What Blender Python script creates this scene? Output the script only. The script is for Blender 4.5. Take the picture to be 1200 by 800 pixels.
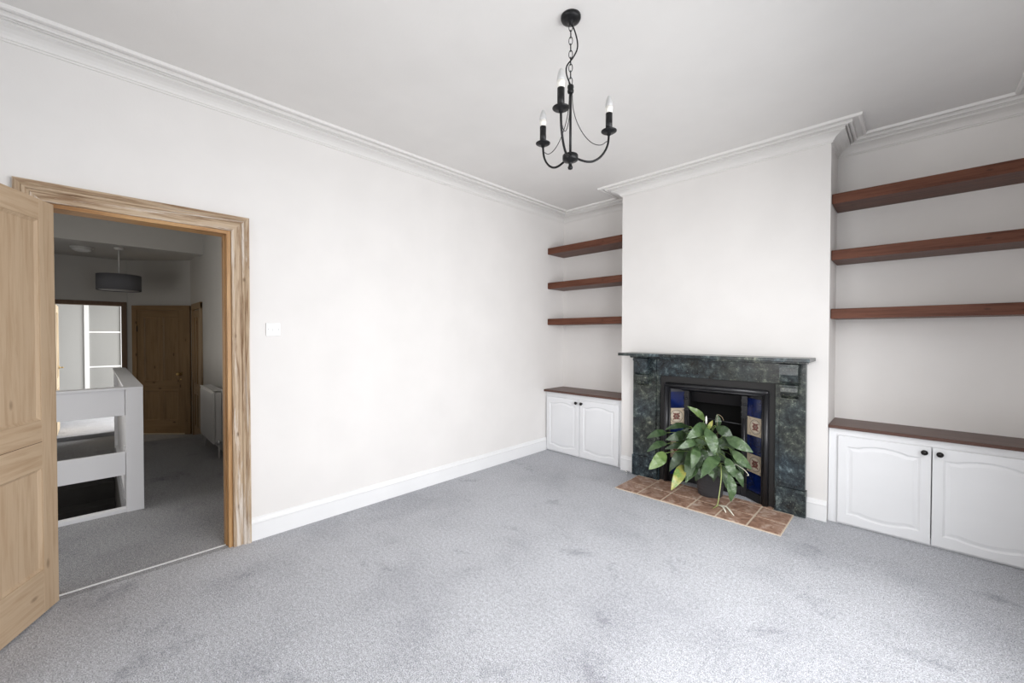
import bpy, bmesh, math, random
from mathutils import Vector, Matrix
random.seed(4)
S = bpy.context.scene
C = S.collection
for o in list(bpy.data.objects): bpy.data.objects.remove(o, do_unlink=True)

# ------------------------------------------------------------------ camera
XC, HC = 3.081, 1.35
yaw, pit, rol = (math.radians(a) for a in (44.248, -0.827, 0.081))
F = Vector((-math.sin(yaw)*math.cos(pit), math.cos(yaw)*math.cos(pit), math.sin(pit)))
R0 = Vector((math.cos(yaw), math.sin(yaw), 0)); U0 = R0.cross(F)
R = R0*math.cos(rol)+U0*math.sin(rol); U = -R0*math.sin(rol)+U0*math.cos(rol)
cam = bpy.data.objects.new('camera', bpy.data.cameras.new('camera')); C.objects.link(cam)
cam.matrix_world = Matrix(((R.x, U.x, -F.x, XC), (R.y, U.y, -F.y, 0), (R.z, U.z, -F.z, HC), (0, 0, 0, 1)))
cam.data.sensor_width = 36; cam.data.lens = 477.325/1200*36
cam.data.clip_start = .05; cam.data.clip_end = 60
S.camera = cam
# ------------------------------------------------------------------ world, light, exposure
w = bpy.data.worlds.new('sky'); S.world = w; w.use_nodes = True
bg = w.node_tree.nodes['Background']; bg.inputs[0].default_value = (.86, .93, 1, 1); bg.inputs[1].default_value = 1.0
def area(name, loc, rot, sx, sy, power, col):
    l = bpy.data.lights.new(name, 'AREA'); l.shape = 'RECTANGLE'; l.size = sx; l.size_y = sy; l.energy = power; l.color = col
    o = bpy.data.objects.new(name, l); C.objects.link(o); o.location = loc; o.rotation_euler = rot; return o
P2 = math.pi/2
sw_ = area('daylight_side_window', (3.92, 1.55, 1.40), (0, P2-.42, 0), 1.6, 2.3, 86, (.985, .99, 1)); sw_.data.spread = math.radians(150)
bw_ = area('rear_fill_light', (1.9, -1.62, 1.6), (P2-.05, 0, -.12), 2.1, 1.7, 14, (1, .99, .97)); bw_.data.spread = math.radians(95)  # added fill from behind the camera for chimney breast and alcoves
area('landing_fill_light', (-1.6, -1.42, 1.25), (P2-.2, 0, 0), 1.6, 1.3, 23, (1, .95, .88))  # added fill light, out of view, to brighten the landing
area('daylight_bedroom_window', (-6.9, 2.35, 1.25), (-P2+.5, 0, 0), 1.8, 1.4, 125, (1, .99, .97))
S.view_settings.view_transform = 'Standard'; S.view_settings.look = 'None'
S.view_settings.gamma = 1; S.view_settings.use_curve_mapping = False
S.view_settings.exposure = 0.17

# ------------------------------------------------------------------ materials
def mat(name, col=(.8, .8, .8), rough=.6, metal=0, spec=.5):
    m = bpy.data.materials.new(name); m.use_nodes = True
    b = m.node_tree.nodes['Principled BSDF']
    b.inputs['Base Color'].default_value = (*col, 1); b.inputs['Roughness'].default_value = rough
    b.inputs['Metallic'].default_value = metal; b.inputs['Specular IOR Level'].default_value = spec
    return m
def N(m, t, **k):
    n = m.node_tree.nodes.new(t)
    for a, v in k.items(): setattr(n, a, v)
    return n
def L(m, a, b): m.node_tree.links.new(a, b)
def noise(m, scale, detail=4, rough=.5, mp=(1, 1, 1), dist=0, loc=(0, 0, 0)):
    tc = N(m, 'ShaderNodeTexCoord'); mpn = N(m, 'ShaderNodeMapping'); n = N(m, 'ShaderNodeTexNoise')
    mpn.inputs['Scale'].default_value = mp; mpn.inputs['Location'].default_value = loc
    n.inputs['Scale'].default_value = scale; n.inputs['Detail'].default_value = detail
    n.inputs['Roughness'].default_value = rough; n.inputs['Distortion'].default_value = dist
    L(m, tc.outputs['Object'], mpn.inputs[0]); L(m, mpn.outputs[0], n.inputs['Vector'])
    return n
def ramp(m, src, stops):
    r = N(m, 'ShaderNodeValToRGB'); e = r.color_ramp.elements
    while len(e) < len(stops): e.new(.5)
    for el, (p, c) in zip(e, stops): el.position = p; el.color = (*c, 1)
    L(m, src, r.inputs[0]); return r
def mix(m, fac, a, b, mode='MIX'):
    x = N(m, 'ShaderNodeMix', data_type='RGBA', blend_type=mode)
    for i, v in ((0, fac), (6, a), (7, b)):
        if hasattr(v, 'links') or hasattr(v, 'is_linked'): L(m, v, x.inputs[i])
        else: x.inputs[i].default_value = v if i == 0 else (*v, 1)
    return x.outputs[2]
def bump(m, src, strength, dist):
    b = N(m, 'ShaderNodeBump'); b.inputs['Strength'].default_value = strength; b.inputs['Distance'].default_value = dist
    L(m, src, b.inputs['Height']); L(m, b.outputs[0], m.node_tree.nodes['Principled BSDF'].inputs['Normal'])
def base(m, sock): L(m, sock, m.node_tree.nodes['Principled BSDF'].inputs['Base Color'])

def paint(name, col, rough=.7, b=.15, var=.02):
    m = mat(name, col, rough, spec=.3)
    n = noise(m, 3, 3); r = ramp(m, n.outputs[0], [(.3, tuple(c*(1-var) for c in col)), (.7, tuple(min(1, c*(1+var)) for c in col))])
    base(m, r.outputs[0]); n2 = noise(m, 90, 4); bump(m, n2.outputs[0], b, .002); return m
M_wall = paint('warm_white_wall_paint', (.795, .773, .755))
M_ceil = paint('ceiling_paint', (.79, .772, .752))
M_corn = mat('cornice_paint', (.80, .782, .762), .5, spec=.3)
M_trim = paint('white_gloss_trim', (.84, .84, .845), .35, .03)
M_cab = paint('white_cabinet_paint', (.82, .825, .84), .4, .03)
M_rail = paint('grey_white_banister_paint', (.72, .72, .74), .45, .03)
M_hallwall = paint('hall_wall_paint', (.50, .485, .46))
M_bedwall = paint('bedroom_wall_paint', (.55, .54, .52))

def carpet(name, c0, c1, c2):
    m = mat(name, c1, .95, spec=.1)
    n = noise(m, 210, 2, .6); r = ramp(m, n.outputs[0], [(.34, c0), (.5, c1), (.66, c2)])
    n2 = noise(m, 60, 3, .6, loc=(2, 5, 0)); rr = ramp(m, n2.outputs[0], [(.35, (.84, .84, .84)), (.65, (1.12, 1.12, 1.12))])
    c = mix(m, 1.0, r.outputs[0], rr.outputs[0], 'MULTIPLY')
    big = noise(m, 1.6, 6, .6, loc=(1.3, .4, 0))
    r2 = ramp(m, big.outputs[0], [(.32, (.84, .84, .85)), (.5, (1, 1, 1)), (.65, (1.05, 1.05, 1.05))])
    c = mix(m, 1.0, c, r2.outputs[0], 'MULTIPLY')
    # crushed pile patches
    sp = noise(m, 3.0, 7, .72, dist=.25, loc=(4.1, 7.7, 0)); r3 = ramp(m, sp.outputs[0], [(.30, (.70, .70, .72)), (.42, (1, 1, 1))])
    c = mix(m, 1.0, c, r3.outputs[0], 'MULTIPLY')
    base(m, c); bump(m, n.outputs[0], .6, .006); return m
M_carpet = carpet('grey_carpet', (.27, .276, .30), (.475, .484, .515), (.71, .72, .755))
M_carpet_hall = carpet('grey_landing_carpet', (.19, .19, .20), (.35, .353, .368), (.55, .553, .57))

def wood(name, light, dark, axis='z', rough=.5, scale=1., knots=.5, streak=None, grain=(.84, .80, .75)):
    m = mat(name, light, rough, spec=.35)
    st = {'x': (.06, 1, 1), 'y': (1, .06, 1), 'z': (1, 1, .06)}[axis]
    n = noise(m, 42*scale, 5, .6, st, .5); n2 = noise(m, 7*scale, 4, .55, st, 1.6, (2, 3, 1))
    md = tuple((a*.6+b*.4) for a, b in zip(light, dark))
    r = ramp(m, n2.outputs[0], [(.3, md), (.5, light), (.68, md)])
    r1 = ramp(m, n.outputs[0], [(.33, grain), (.55, (1, 1, 1))])
    c = mix(m, 1., r.outputs[0], r1.outputs[0], 'MULTIPLY')
    if knots:
        tc = N(m, 'ShaderNodeTexCoord'); mp = N(m, 'ShaderNodeMapping'); v = N(m, 'ShaderNodeTexVoronoi')
        ks = {'x': (.45, 1, 1), 'y': (1, .45, 1), 'z': (1, 1, .45)}[axis]
        mp.inputs['Scale'].default_value = ks; v.inputs['Scale'].default_value = 8.5*scale
        L(m, tc.outputs['Object'], mp.inputs[0]); L(m, mp.outputs[0], v.inputs['Vector'])
        kr = ramp(m, v.outputs['Distance'], [(.06, (1, 1, 1)), (.12, (0, 0, 0))])
        mt = N(m, 'ShaderNodeMath', operation='MULTIPLY'); mt.inputs[1].default_value = knots
        L(m, kr.outputs[0], mt.inputs[0]); c = mix(m, mt.outputs[0], c, tuple(x*.55 for x in dark))
    if streak:
        s = noise(m, 16, 6, .75, st, .8, (5, 1, 2)); sr = ramp(m, s.outputs[0], [(.50, (0, 0, 0)), (.60, (1, 1, 1))])
        c = mix(m, sr.outputs[0], c, streak)
    base(m, c); bump(m, n.outputs[0], .15, .002); return m
PL, PD = (.52, .39, .265), (.43, .295, .18)
M_pine = {a: wood('stripped_pine_'+a, PL, PD, a, .5, 1, .75) for a in 'xyz'}
M_case = {a: wood('weathered_pine_casing_'+a, (.52, .40, .28), (.27, .165, .09), a, .6, 1.5, .9, (.68, .61, .54), (.50, .40, .32)) for a in 'yz'}
M_lining = {a: wood('orange_pine_lining_'+a, (.52, .31, .14), (.30, .15, .055), a, .45, 1, .8, None, (.7, .6, .5)) for a in 'yz'}
M_hpine = {a: wood('hall_pine_'+a, (.26, .165, .08), (.13, .07, .03), a, .45, 1, .8) for a in 'xyz'}
M_dframe = wood('dark_pine_frame', (.15, .085, .045), (.08, .04, .02), 'z', .5, 1, .3)
M_shelf = wood('dark_stained_shelf_wood', (.15, .058, .035), (.055, .023, .015), 'x', .42, 1.3, .7, None, (.55, .5, .46))
for _m in (M_shelf,): _m.node_tree.nodes['Principled BSDF'].inputs['Specular IOR Level'].default_value = .18
M_top = wood('dark_stained_worktop', (.115, .058, .044), (.06, .030, .024), 'x', .38, 1.2, .4)

def marble():
    m = mat('dark_green_marble', (.05, .08, .08), .25, spec=.5)
    n = noise(m, 16, 9, .74, dist=.35); r = ramp(m, n.outputs[0], [(.38, (.009, .012, .014)), (.5, (.024, .032, .036)), (.58, (.055, .072, .073)), (.68, (.22, .25, .235))])
    n2 = noise(m, 70, 4, .7, loc=(3, 2, 1)); r2 = ramp(m, n2.outputs[0], [(.61, (0, 0, 0)), (.68, (.75, .75, .75))])
    n3 = noise(m, 2.6, 3, .5, loc=(9, 1, 4)); r3 = ramp(m, n3.outputs[0], [(.4, (.85, .97, 1.1)), (.62, (1.25, 1.12, .88))])
    c = mix(m, r2.outputs[0], r.outputs[0], (.20, .235, .21)); c = mix(m, 1, c, r3.outputs[0], 'MULTIPLY')
    base(m, c); return m
M_marble = marble()
M_iron = mat('black_cast_iron', (.022, .022, .025), .34, .3, .6)
M_iron.node_tree.nodes['Principled BSDF'].inputs['Specular IOR Level'].default_value = .6
_n = noise(M_iron, 60, 4); bump(M_iron, _n.outputs[0], .4, .002)
M_soot = mat('sooty_black', (.006, .006, .006), .85, 0, .2)
M_slip = mat('matt_black_slate', (.013, .012, .012), .6)
def tilemat(name, c):
    m = mat(name, c, .12, 0, .6); n = noise(m, 14, 3, .5, dist=1); r = ramp(m, n.outputs[0], [(.3, tuple(x*.6 for x in c)), (.7, tuple(x*1.5 for x in c))]); base(m, r.outputs[0]); return m
M_blue = tilemat('cobalt_blue_glaze', (.003, .010, .068))
M_cream = mat('cream_tile_glaze', (.55, .46, .34), .25)
M_motif = mat('rust_brown_motif_glaze', (.20, .075, .06), .3)
M_ring = mat('tile_ring_glaze', (.16, .12, .09), .3)
M_medal = mat('pale_medallion_glaze', (.70, .62, .50), .25)
def terracotta():
    m = mat('terracotta_tile', (.42, .2, .12), .45, spec=.4)
    n = noise(m, 13, 6, .65, dist=1.2); r = ramp(m, n.outputs[0], [(.30, (.16, .09, .065)), (.45, (.31, .18, .125)), (.56, (.42, .28, .21)), (.68, (.58, .47, .40))])
    base(m, r.outputs[0]); bump(m, n.outputs[0], .3, .003); return m
M_terra = terracotta()
M_grout = paint('beige_grout', (.66, .56, .45), .8)
M_black = mat('black_metal', (.012, .012, .013), .42, .5)
M_knob = mat('black_knob', (.02, .018, .018), .25, .6)
M_chrome = mat('chrome', (.75, .75, .75), .2, 1)
M_brass = mat('aged_brass', (.55, .40, .18), .3, 1)
M_bulbw = mat('white_bulb_base', (.85, .83, .78), .4)
M_bulbg = mat('frosted_bulb_glass', (.66, .66, .66), .3)
M_bulbg.node_tree.nodes['Principled BSDF'].inputs['Transmission Weight'].default_value = .35
M_plastic = mat('white_plastic', (.90, .90, .90), .3)
M_greyp = mat('grey_detail', (.25, .25, .25), .4)
M_radw = paint('white_radiator_enamel', (.68, .67, .65), .35, .02)
M_shade = paint('grey_fabric_shade', (.12, .12, .13), .9, .3)
M_ward = mat('frosted_grey_glass_panel', (.34, .34, .33), .25)
M_ward2 = mat('pale_wardrobe_panel', (.46, .46, .45), .45)
M_pot = mat('dark_grey_plastic_pot', (.045, .045, .05), .45)
M_soil = mat('potting_soil', (.03, .02, .014), .95)
_n = noise(M_soil, 40, 5); bump(M_soil, _n.outputs[0], 1, .01)
M_root = mat('pale_root', (.82, .80, .68), .6)
M_stem = mat('leaf_stem', (.16, .24, .07), .5)
def leafmat(name, a, b, tip=None):
    m = mat(name, a, .28, spec=.6); n = noise(m, 16, 4, .6, dist=.6); r = ramp(m, n.outputs[0], [(.35, a), (.68, b)])
    c = r.outputs[0]
    if tip:
        n2 = noise(m, 22, 4, .6, loc=(3, 3, 3)); r2 = ramp(m, n2.outputs[0], [(.42, (0, 0, 0)), (.60, (1, 1, 1))]); c = mix(m, r2.outputs[0], c, tip)
    base(m, c)
    g = noise(m, 75, 3, .6); bump(m, g.outputs[0], .75, .005); return m
M_leaf = [leafmat('dark_green_leaf', (.026, .052, .022), (.058, .10, .038)),
          leafmat('green_leaf', (.042, .083, .032), (.10, .165, .068)),
          leafmat('pale_green_leaf', (.10, .17, .05), (.19, .27, .09)),
          leafmat('yellowing_leaf', (.13, .22, .05), (.20, .29, .08), (.34, .32, .08))]

# ------------------------------------------------------------------ mesh helpers
def tag(o, label=None, cat=None, group=None, kind=None):
    if label: o['label'] = label
    if cat: o['category'] = cat
    if group: o['group'] = group
    if kind: o['kind'] = kind
    return o
def empty(name, loc=(0, 0, 0), rz=0, **k):
    o = bpy.data.objects.new(name, None); C.objects.link(o); o.location = loc; o.rotation_euler = (0, 0, rz)
    o.empty_display_size = .1; return tag(o, **k)
class MB:
    def __init__(s): s.bm = bmesh.new(); s.mi = 0; s.mats = []
    def use(s, m):
        if m not in s.mats: s.mats.append(m)
        s.mi = s.mats.index(m); return s
    def face(s, vs, smooth=False):
        try: f = s.bm.faces.new(vs)
        except ValueError: return None
        f.material_index = s.mi; f.smooth = smooth; return f
    def box(s, x0, x1, y0, y1, z0, z1, bev=0):
        v = [s.bm.verts.new((x, y, z)) for x in (x0, x1) for y in (y0, y1) for z in (z0, z1)]
        fs = [s.face([v[i] for i in q]) for q in ((0, 1, 3, 2), (4, 6, 7, 5), (0, 4, 5, 1), (2, 3, 7, 6), (0, 2, 6, 4), (1, 5, 7, 3))]
        if bev:
            es = list({e for f in fs for e in f.edges})
            r = bmesh.ops.bevel(s.bm, geom=es, offset=bev, segments=2, affect='EDGES', clamp_overlap=True)
            for f in r['faces']: f.material_index = s.mi
        return s
    def prism(s, pts, axis, a0, a1):   # polygon in the two other axes, extruded along axis
        def P(p, a): return {'x': (a, p[0], p[1]), 'y': (p[0], a, p[1]), 'z': (p[0], p[1], a)}[axis]
        A = [s.bm.verts.new(P(p, a0)) for p in pts]; B = [s.bm.verts.new(P(p, a1)) for p in pts]
        n = len(pts); s.face(A); s.face(B[::-1])
        for i in range(n): s.face([A[i], B[i], B[(i+1) % n], A[(i+1) % n]])
        return s
    def tube(s, pts, r, seg=10, closed=False, caps=True):
        pts = [Vector(p) for p in pts]; n = len(pts)
        if 4 <= n < 12 and not closed and not isinstance(r, (list, tuple)):   # Catmull-Rom smoothing
            q = [pts[0]*2-pts[1]]+pts+[pts[-1]*2-pts[-2]]; out = []
            for i in range(1, n):
                a, b, c, d = q[i-1:i+3]
                for j in range(5):
                    t = j/5; out.append(.5*((2*b)+(c-a)*t+(2*a-5*b+4*c-d)*t*t+(3*b-a-3*c+d)*t**3))
            pts = out+[pts[-1]]; n = len(pts)
        rr = r if isinstance(r, (list, tuple)) else [r]*n
        rings = []; up = None
        for i, p in enumerate(pts):
            t = (pts[(i+1) % n]-pts[i-1]) if closed else (pts[min(i+1, n-1)]-pts[max(i-1, 0)])
            t.normalize()
            if up is None: up = t.orthogonal().normalized()
            else:
                up = up-t*up.dot(t)
                up = up.normalized() if up.length > 1e-6 else t.orthogonal().normalized()
            b = t.cross(up)
            rings.append([s.bm.verts.new(p+(up*math.cos(a)+b*math.sin(a))*rr[i]) for a in [2*math.pi*k/seg for k in range(seg)]])
        m = n if closed else n-1
        for i in range(m):
            A, B = rings[i], rings[(i+1) % n]
            for k in range(seg): s.face([A[k], A[(k+1) % seg], B[(k+1) % seg], B[k]], True)
        if caps and not closed: s.face(rings[0][::-1]); s.face(rings[-1])
        return s
    def lathe(s, prof, c=(0, 0, 0), seg=28, axis='z', smooth=True):   # prof: (r, h)
        c = Vector(c); rings = []
        for r, h in prof:
            ring = []
            for k in range(seg):
                a = 2*math.pi*k/seg; u, v = max(r, 1e-4)*math.cos(a), max(r, 1e-4)*math.sin(a)
                d = {'z': (u, v, h), 'y': (u, h, v), 'x': (h, u, v)}[axis]
                ring.append(s.bm.verts.new(c+Vector(d)))
            rings.append(ring)
        for A, B in zip(rings, rings[1:]):
            for k in range(seg): s.face([A[k], A[(k+1) % seg], B[(k+1) % seg], B[k]], smooth)
        s.face(rings[0][::-1]); s.face(rings[-1]); return s
    def sweep(s, path, prof, smooth=False):   # path xy points; prof (d = offset to the left of travel, z)
        n = len(path); pv = [Vector(p) for p in path]; cols = []
        for i in range(n):
            d0 = (pv[i]-pv[i-1]).normalized() if i > 0 else None
            d1 = (pv[i+1]-pv[i]).normalized() if i < n-1 else None
            n0 = Vector((-d0.y, d0.x)) if d0 else None; n1 = Vector((-d1.y, d1.x)) if d1 else None
            if n0 is None: mv = n1
            elif n1 is None: mv = n0
            else: mv = (n0+n1)/(1+n0.dot(n1))
            cols.append([s.bm.verts.new((pv[i].x+mv.x*d, pv[i].y+mv.y*d, z)) for d, z in prof])
        for A, B in zip(cols, cols[1:]):
            for k in range(len(prof)-1): s.face([A[k], B[k], B[k+1], A[k+1]], smooth)
            s.face([A[-1], B[-1], B[0], A[0]])
        s.face(cols[0]); s.face(cols[-1][::-1]); return s
    def build(s, name, m=None, parent=None, bevel=0, loc=None, **k):
        bmesh.ops.recalc_face_normals(s.bm, faces=s.bm.faces[:])
        me = bpy.data.meshes.new(name); s.bm.to_mesh(me); s.bm.free()
        for x in (s.mats or [m]): me.materials.append(x)
        o = bpy.data.objects.new(name, me); C.objects.link(o)
        if parent: o.parent = parent
        if loc: o.location = loc
        if bevel:
            b = o.modifiers.new('bevel', 'BEVEL'); b.width = bevel; b.segments = 2; b.limit_method = 'ANGLE'
        return tag(o, **k)
def struct(name, mb, m, **k): return mb.build(name, m, kind='structure', **k)
def box(name, b, m, parent=None, bevel=0, **k): return MB().box(*b).build(name, m, parent, bevel, **k)

# ------------------------------------------------------------------ room numbers
W, YF, YB, YC, ZC = 3.706, -1.5, 4.078, 3.715, 2.825
CL, CR = 1.009, 2.667                      # chimney breast
DY0, DY1, DZ = -.17, .610, 2.007           # doorway in the left wall
WT = .11
# setting: floors
fl = MB(); fl.box(0, W, YF, YB, -.2, 0); struct('floor', fl, M_carpet)
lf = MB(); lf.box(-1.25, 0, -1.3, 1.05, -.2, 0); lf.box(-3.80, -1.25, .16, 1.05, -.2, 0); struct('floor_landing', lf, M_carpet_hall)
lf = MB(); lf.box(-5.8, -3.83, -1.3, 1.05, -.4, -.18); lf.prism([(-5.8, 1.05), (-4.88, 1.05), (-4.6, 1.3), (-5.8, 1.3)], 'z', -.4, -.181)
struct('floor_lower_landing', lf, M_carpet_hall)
struct('floor_bedroom', MB().box(-9.2, -5.6, -2.0, 2.2, -.4, -.125), M_carpet)
struct('ceiling', MB().box(-WT, W, YF, YB, ZC, ZC+.1), M_ceil)
# walls of the room
wl = MB(); wl.box(-WT, 0, YF, DY0, 0, ZC); wl.box(-WT, 0, DY1, YB, 0, ZC); wl.box(-WT, 0, DY0, DY1, DZ, ZC)
struct('wall_left', wl, M_wall)
struct('wall_back', MB().box(-WT, W+.1, YB, YB+.1, 0, ZC), M_wall)
wc = MB(); wc.box(CL, 1.42, YC, YB, 0, ZC); wc.box(2.345, CR, YC, YB, 0, ZC); wc.box(1.42, 2.345, YC, YB, .985, ZC)
struct('wall_chimney', wc, M_wall)
wr = MB(); wy0, wy1, wz0, wz1 = .35, 2.75, .6, 2.15
wr.box(W, W+.1, YF, wy0, 0, ZC); wr.box(W, W+.1, wy1, YB, 0, ZC); wr.box(W, W+.1, wy0, wy1, 0, wz0); wr.box(W, W+.1, wy0, wy1, wz1, ZC)
struct('wall_right', wr, M_wall)
wf = MB(); wf.box(-WT, .85, YF-.1, YF, 0, ZC); wf.box(2.95, W+.1, YF-.1, YF, 0, ZC); wf.box(.85, 2.95, YF-.1, YF, 0, .75); wf.box(.85, 2.95, YF-.1, YF, 2.45, ZC)
struct('wall_front', wf, M_wall)
w1 = MB()
for y in (wy0, (2*wy0+wy1)/3, (wy0+2*wy1)/3, wy1-.05): w1.box(W+.03, W+.08, y, y+.05, wz0, wz1)
for z in (wz0, 1.5, wz1-.05): w1.box(W+.03, W+.08, wy0, wy1, z, z+.05)
struct('window_1', w1, M_trim)
w2 = MB()
for x in (.85, 1.87, 2.90): w2.box(x, x+.05, YF-.08, YF-.03, .75, 2.45)
for z in (.75, 1.58, 2.40): w2.box(.85, 2.95, YF-.08, YF-.03, z, z+.05)
struct('window_2', w2, M_trim)  # unseen rear window, put in with the fill light behind it
# cornice swept round ceiling
cprof = [(0, ZC-.088), (.008, ZC-.088), (.008, ZC-.078), (.016, ZC-.078), (.022, ZC-.066), (.034, ZC-.054), (.056, ZC-.044), (.084, ZC-.039), (.084, ZC-.016),
         (.092, ZC-.016), (.092, ZC-.028), (.100, ZC-.028), (.100, ZC-.010), (.110, ZC-.010), (.110, ZC-.024), (.122, ZC-.026), (.126, ZC-.020), (.126, ZC-.005), (.158, ZC-.004), (.158, ZC-.014), (.164, ZC-.018), (.178, ZC-.016), (.182, ZC), (0, ZC)]
room = [(0, YF), (0, YB), (CL, YB), (CL, YC), (CR, YC), (CR, YB), (W, YB), (W, YF)]
struct('trim_1', MB().sweep(room[::-1], cprof), M_corn, label='white moulded cornice running round the ceiling')
# skirting
sprof = [(0, 0), (.018, 0), (.018, .108), (.021, .112), (.021, .118), (.015, .124), (.011, .138), (.004, .146), (0, .148)]
sprofr = sprof
struct('baseboard_left', MB().sweep([(0, 3.745), (0, .704)], sprof), M_trim)
struct('baseboard_corner', MB().sweep([(0, -.266), (0, YF)], sprof), M_trim)
struct('baseboard_chimney_left', MB().sweep([(1.159, YC), (CL, YC)], sprof), M_trim)
struct('baseboard_chimney_right', MB().sweep([(CR, YC), (2.541, YC)], sprof), M_trim)
# door casing (architrave): moulded profile mitred round opening, in plane x=0
def casing(name, y0, y1, zt, wd, prof, mh, mv, x=0, zb=0):
    e = empty(name, kind='structure')
    # left, right, top strips with mitres
    for side in (0, 1, 2):
        mb = MB(); cols = []
        if side == 0: ends = [(y0, zb, -1, 0), (y0, zt, -1, 1)]
        elif side == 1: ends = [(y1, zb, 1, 0), (y1, zt, 1, 1)]
        else: ends = [(y0, zt, -1, 1), (y1, zt, 1, 1)]
        for (y, z, sy, sz) in ends: cols.append([mb.bm.verts.new((x+h, y+sy*d, z+sz*d)) for d, h in prof])
        A, B = cols
        for k in range(len(prof)): mb.face([A[k], B[k], B[(k+1) % len(prof)], A[(k+1) % len(prof)]])
        mb.face(A); mb.face(B[::-1]); mb.build('casing_head' if side == 2 else 'casing_side', mh if side == 2 else mv, e)
    return e
ap = [(0, 0), (0, .018), (.004, .020), (.040, .020), (.044, .014), (.050, .014), (.056, .024), (.066, .028), (.070, .022), (.076, .030), (.086, .034), (.095, .030), (.095, 0)]
cs = casing('trim_2', DY0, DY1, DZ, .095, ap, M_case['y'], M_case['z'])
cs['label'] = 'weathered stripped pine architrave round the landing doorway'
lin = MB(); lin.box(-WT-.01, .002, DY1-.022, DY1+.002, 0, DZ+.002); lin.box(-WT-.01, .002, DY0, DY0+.022, 0, DZ+.002)
lin.box(-WT+.01, -.045, DY1-.030, DY1-.02, 0, DZ-.02); lin.build('jamb_lining', M_lining['z'], cs)
MB().box(-WT-.01, .002, DY0+.022, DY1-.022, DZ-.020, DZ+.002).build('head_lining', M_lining['y'], cs)
struct('trim_3', MB().box(-.058, -.049, DY0+.02, DY1-.022, 0, .006), mat('pale_threshold_metal', (.85, .85, .85), .35, .3), label='thin pale threshold strip where room and landing carpets meet')

# ------------------------------------------------------------------ panelled doors
def panel_door(name, wd, ht, th, mats, loc, rz, panels, **k):
    """local: x along width from hinge, y thickness, z up. panels: list of (x0,x1,z0,z1)"""
    d = empty(name, loc, rz, **k)
    xs = sorted({0, wd} | {v for p in panels for v in p[:2]})
    zs = sorted({0, ht} | {v for p in panels for v in p[2:]})
    def inp(x, z): return any(p[0] < x < p[1] and p[2] < z < p[3] for p in panels)
    # stiles: full height; rails: between
    sx0 = min(p[0] for p in panels); sx1 = max(p[1] for p in panels)
    for a, b in ((0, sx0), (sx1, wd)): MB().box(a, b, -th/2, th/2, 0, ht).build('stile', mats['z'], d, .0015)
    for z0, z1 in zip(zs, zs[1:]):
        if not inp((panels[0][0]+panels[0][1])/2, (z0+z1)/2): MB().box(sx0, sx1, -th/2, th/2, z0, z1).build('rail', mats['x'], d, .0015)
    cols = sorted({p[:2] for p in panels})
    for (a, b), (c, e) in zip(cols, cols[1:]):
        for p in panels:
            if p[0] == a: MB().box(b, c, -th/2, th/2, p[2], p[3]).build('muntin', mats['z'], d)
    for x0, x1, z0, z1 in panels:
        mb = MB()
        mb.box(x0, x1, -th*.13, th*.13, z0, z1)
        for s in (-1, 1):   # chamfered moulding
            o = [(x0, z0), (x1, z0), (x1, z1), (x0, z1)]; q = .014
            i = [(x0+q, z0+q), (x1-q, z0+q), (x1-q, z1-q), (x0+q, z1-q)]
            O = [mb.bm.verts.new((x, s*th*.38, z)) for x, z in o]; I = [mb.bm.verts.new((x, s*th*.14, z)) for x, z in i]
            for k2 in range(4): mb.face([O[k2], O[(k2+1) % 4], I[(k2+1) % 4], I[k2]])
        mb.build('panel', mats['z'], d)
    return d
PWX = {'x': M_pine['x'], 'z': M_pine['z']}
d1 = panel_door('door_1', .76, 1.985, .036, PWX, (.016, -.150, .012), math.radians(90-116.5),
    [(.098, .335, .21, .70), (.425, .662, .21, .70), (.098, .335, .93, 1.885), (.425, .662, .93, 1.885)], kind='structure',
    label='open stripped pine panelled door swung into the room', )
MB().box(.0985, .6615, -.0186, .0186, .826, .8285).build('rail_joint', mat('dark_joint', (.10, .055, .03), .8), d1)
for s in (-1, 1):
    MB().lathe([(.0, 0), (.026, 0), (.026, s*.006), (.010, s*.010), (.010, s*.04), (.026, s*.05), (.028, s*.065), (.0, s*.075)], (.71, s*.018, .97), axis='y').build('door_knob', M_brass, d1)
for z in (.25, 1.7): MB().tube([(-.004, -.02, z-.04), (-.004, -.02, z+.04)], .005).build('hinge', M_iron, d1)

# ------------------------------------------------------------------ landing shell
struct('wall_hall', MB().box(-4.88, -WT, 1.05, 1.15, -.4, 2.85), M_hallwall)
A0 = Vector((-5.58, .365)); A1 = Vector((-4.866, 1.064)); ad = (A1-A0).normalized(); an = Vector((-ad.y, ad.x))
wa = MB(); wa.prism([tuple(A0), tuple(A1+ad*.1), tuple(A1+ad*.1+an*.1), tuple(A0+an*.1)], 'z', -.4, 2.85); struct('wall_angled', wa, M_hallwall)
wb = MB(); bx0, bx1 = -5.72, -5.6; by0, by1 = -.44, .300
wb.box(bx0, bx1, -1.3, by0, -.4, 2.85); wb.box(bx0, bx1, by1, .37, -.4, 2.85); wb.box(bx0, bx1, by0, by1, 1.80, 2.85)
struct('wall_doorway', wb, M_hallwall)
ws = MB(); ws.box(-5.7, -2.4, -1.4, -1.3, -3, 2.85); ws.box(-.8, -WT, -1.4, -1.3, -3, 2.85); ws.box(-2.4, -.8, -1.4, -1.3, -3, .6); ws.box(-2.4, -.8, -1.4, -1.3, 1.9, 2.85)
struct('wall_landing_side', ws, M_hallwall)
w3 = MB()
for x in (-2.4, -1.62, -.84): w3.box(x, x+.04, -1.38, -1.34, .6, 1.9)
for z in (.6, 1.23, 1.86): w3.box(-2.4, -.8, -1.38, -1.34, z, z+.04)
struct('window_3', w3, M_trim)  # unseen window, added as the opening for the landing fill
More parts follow.
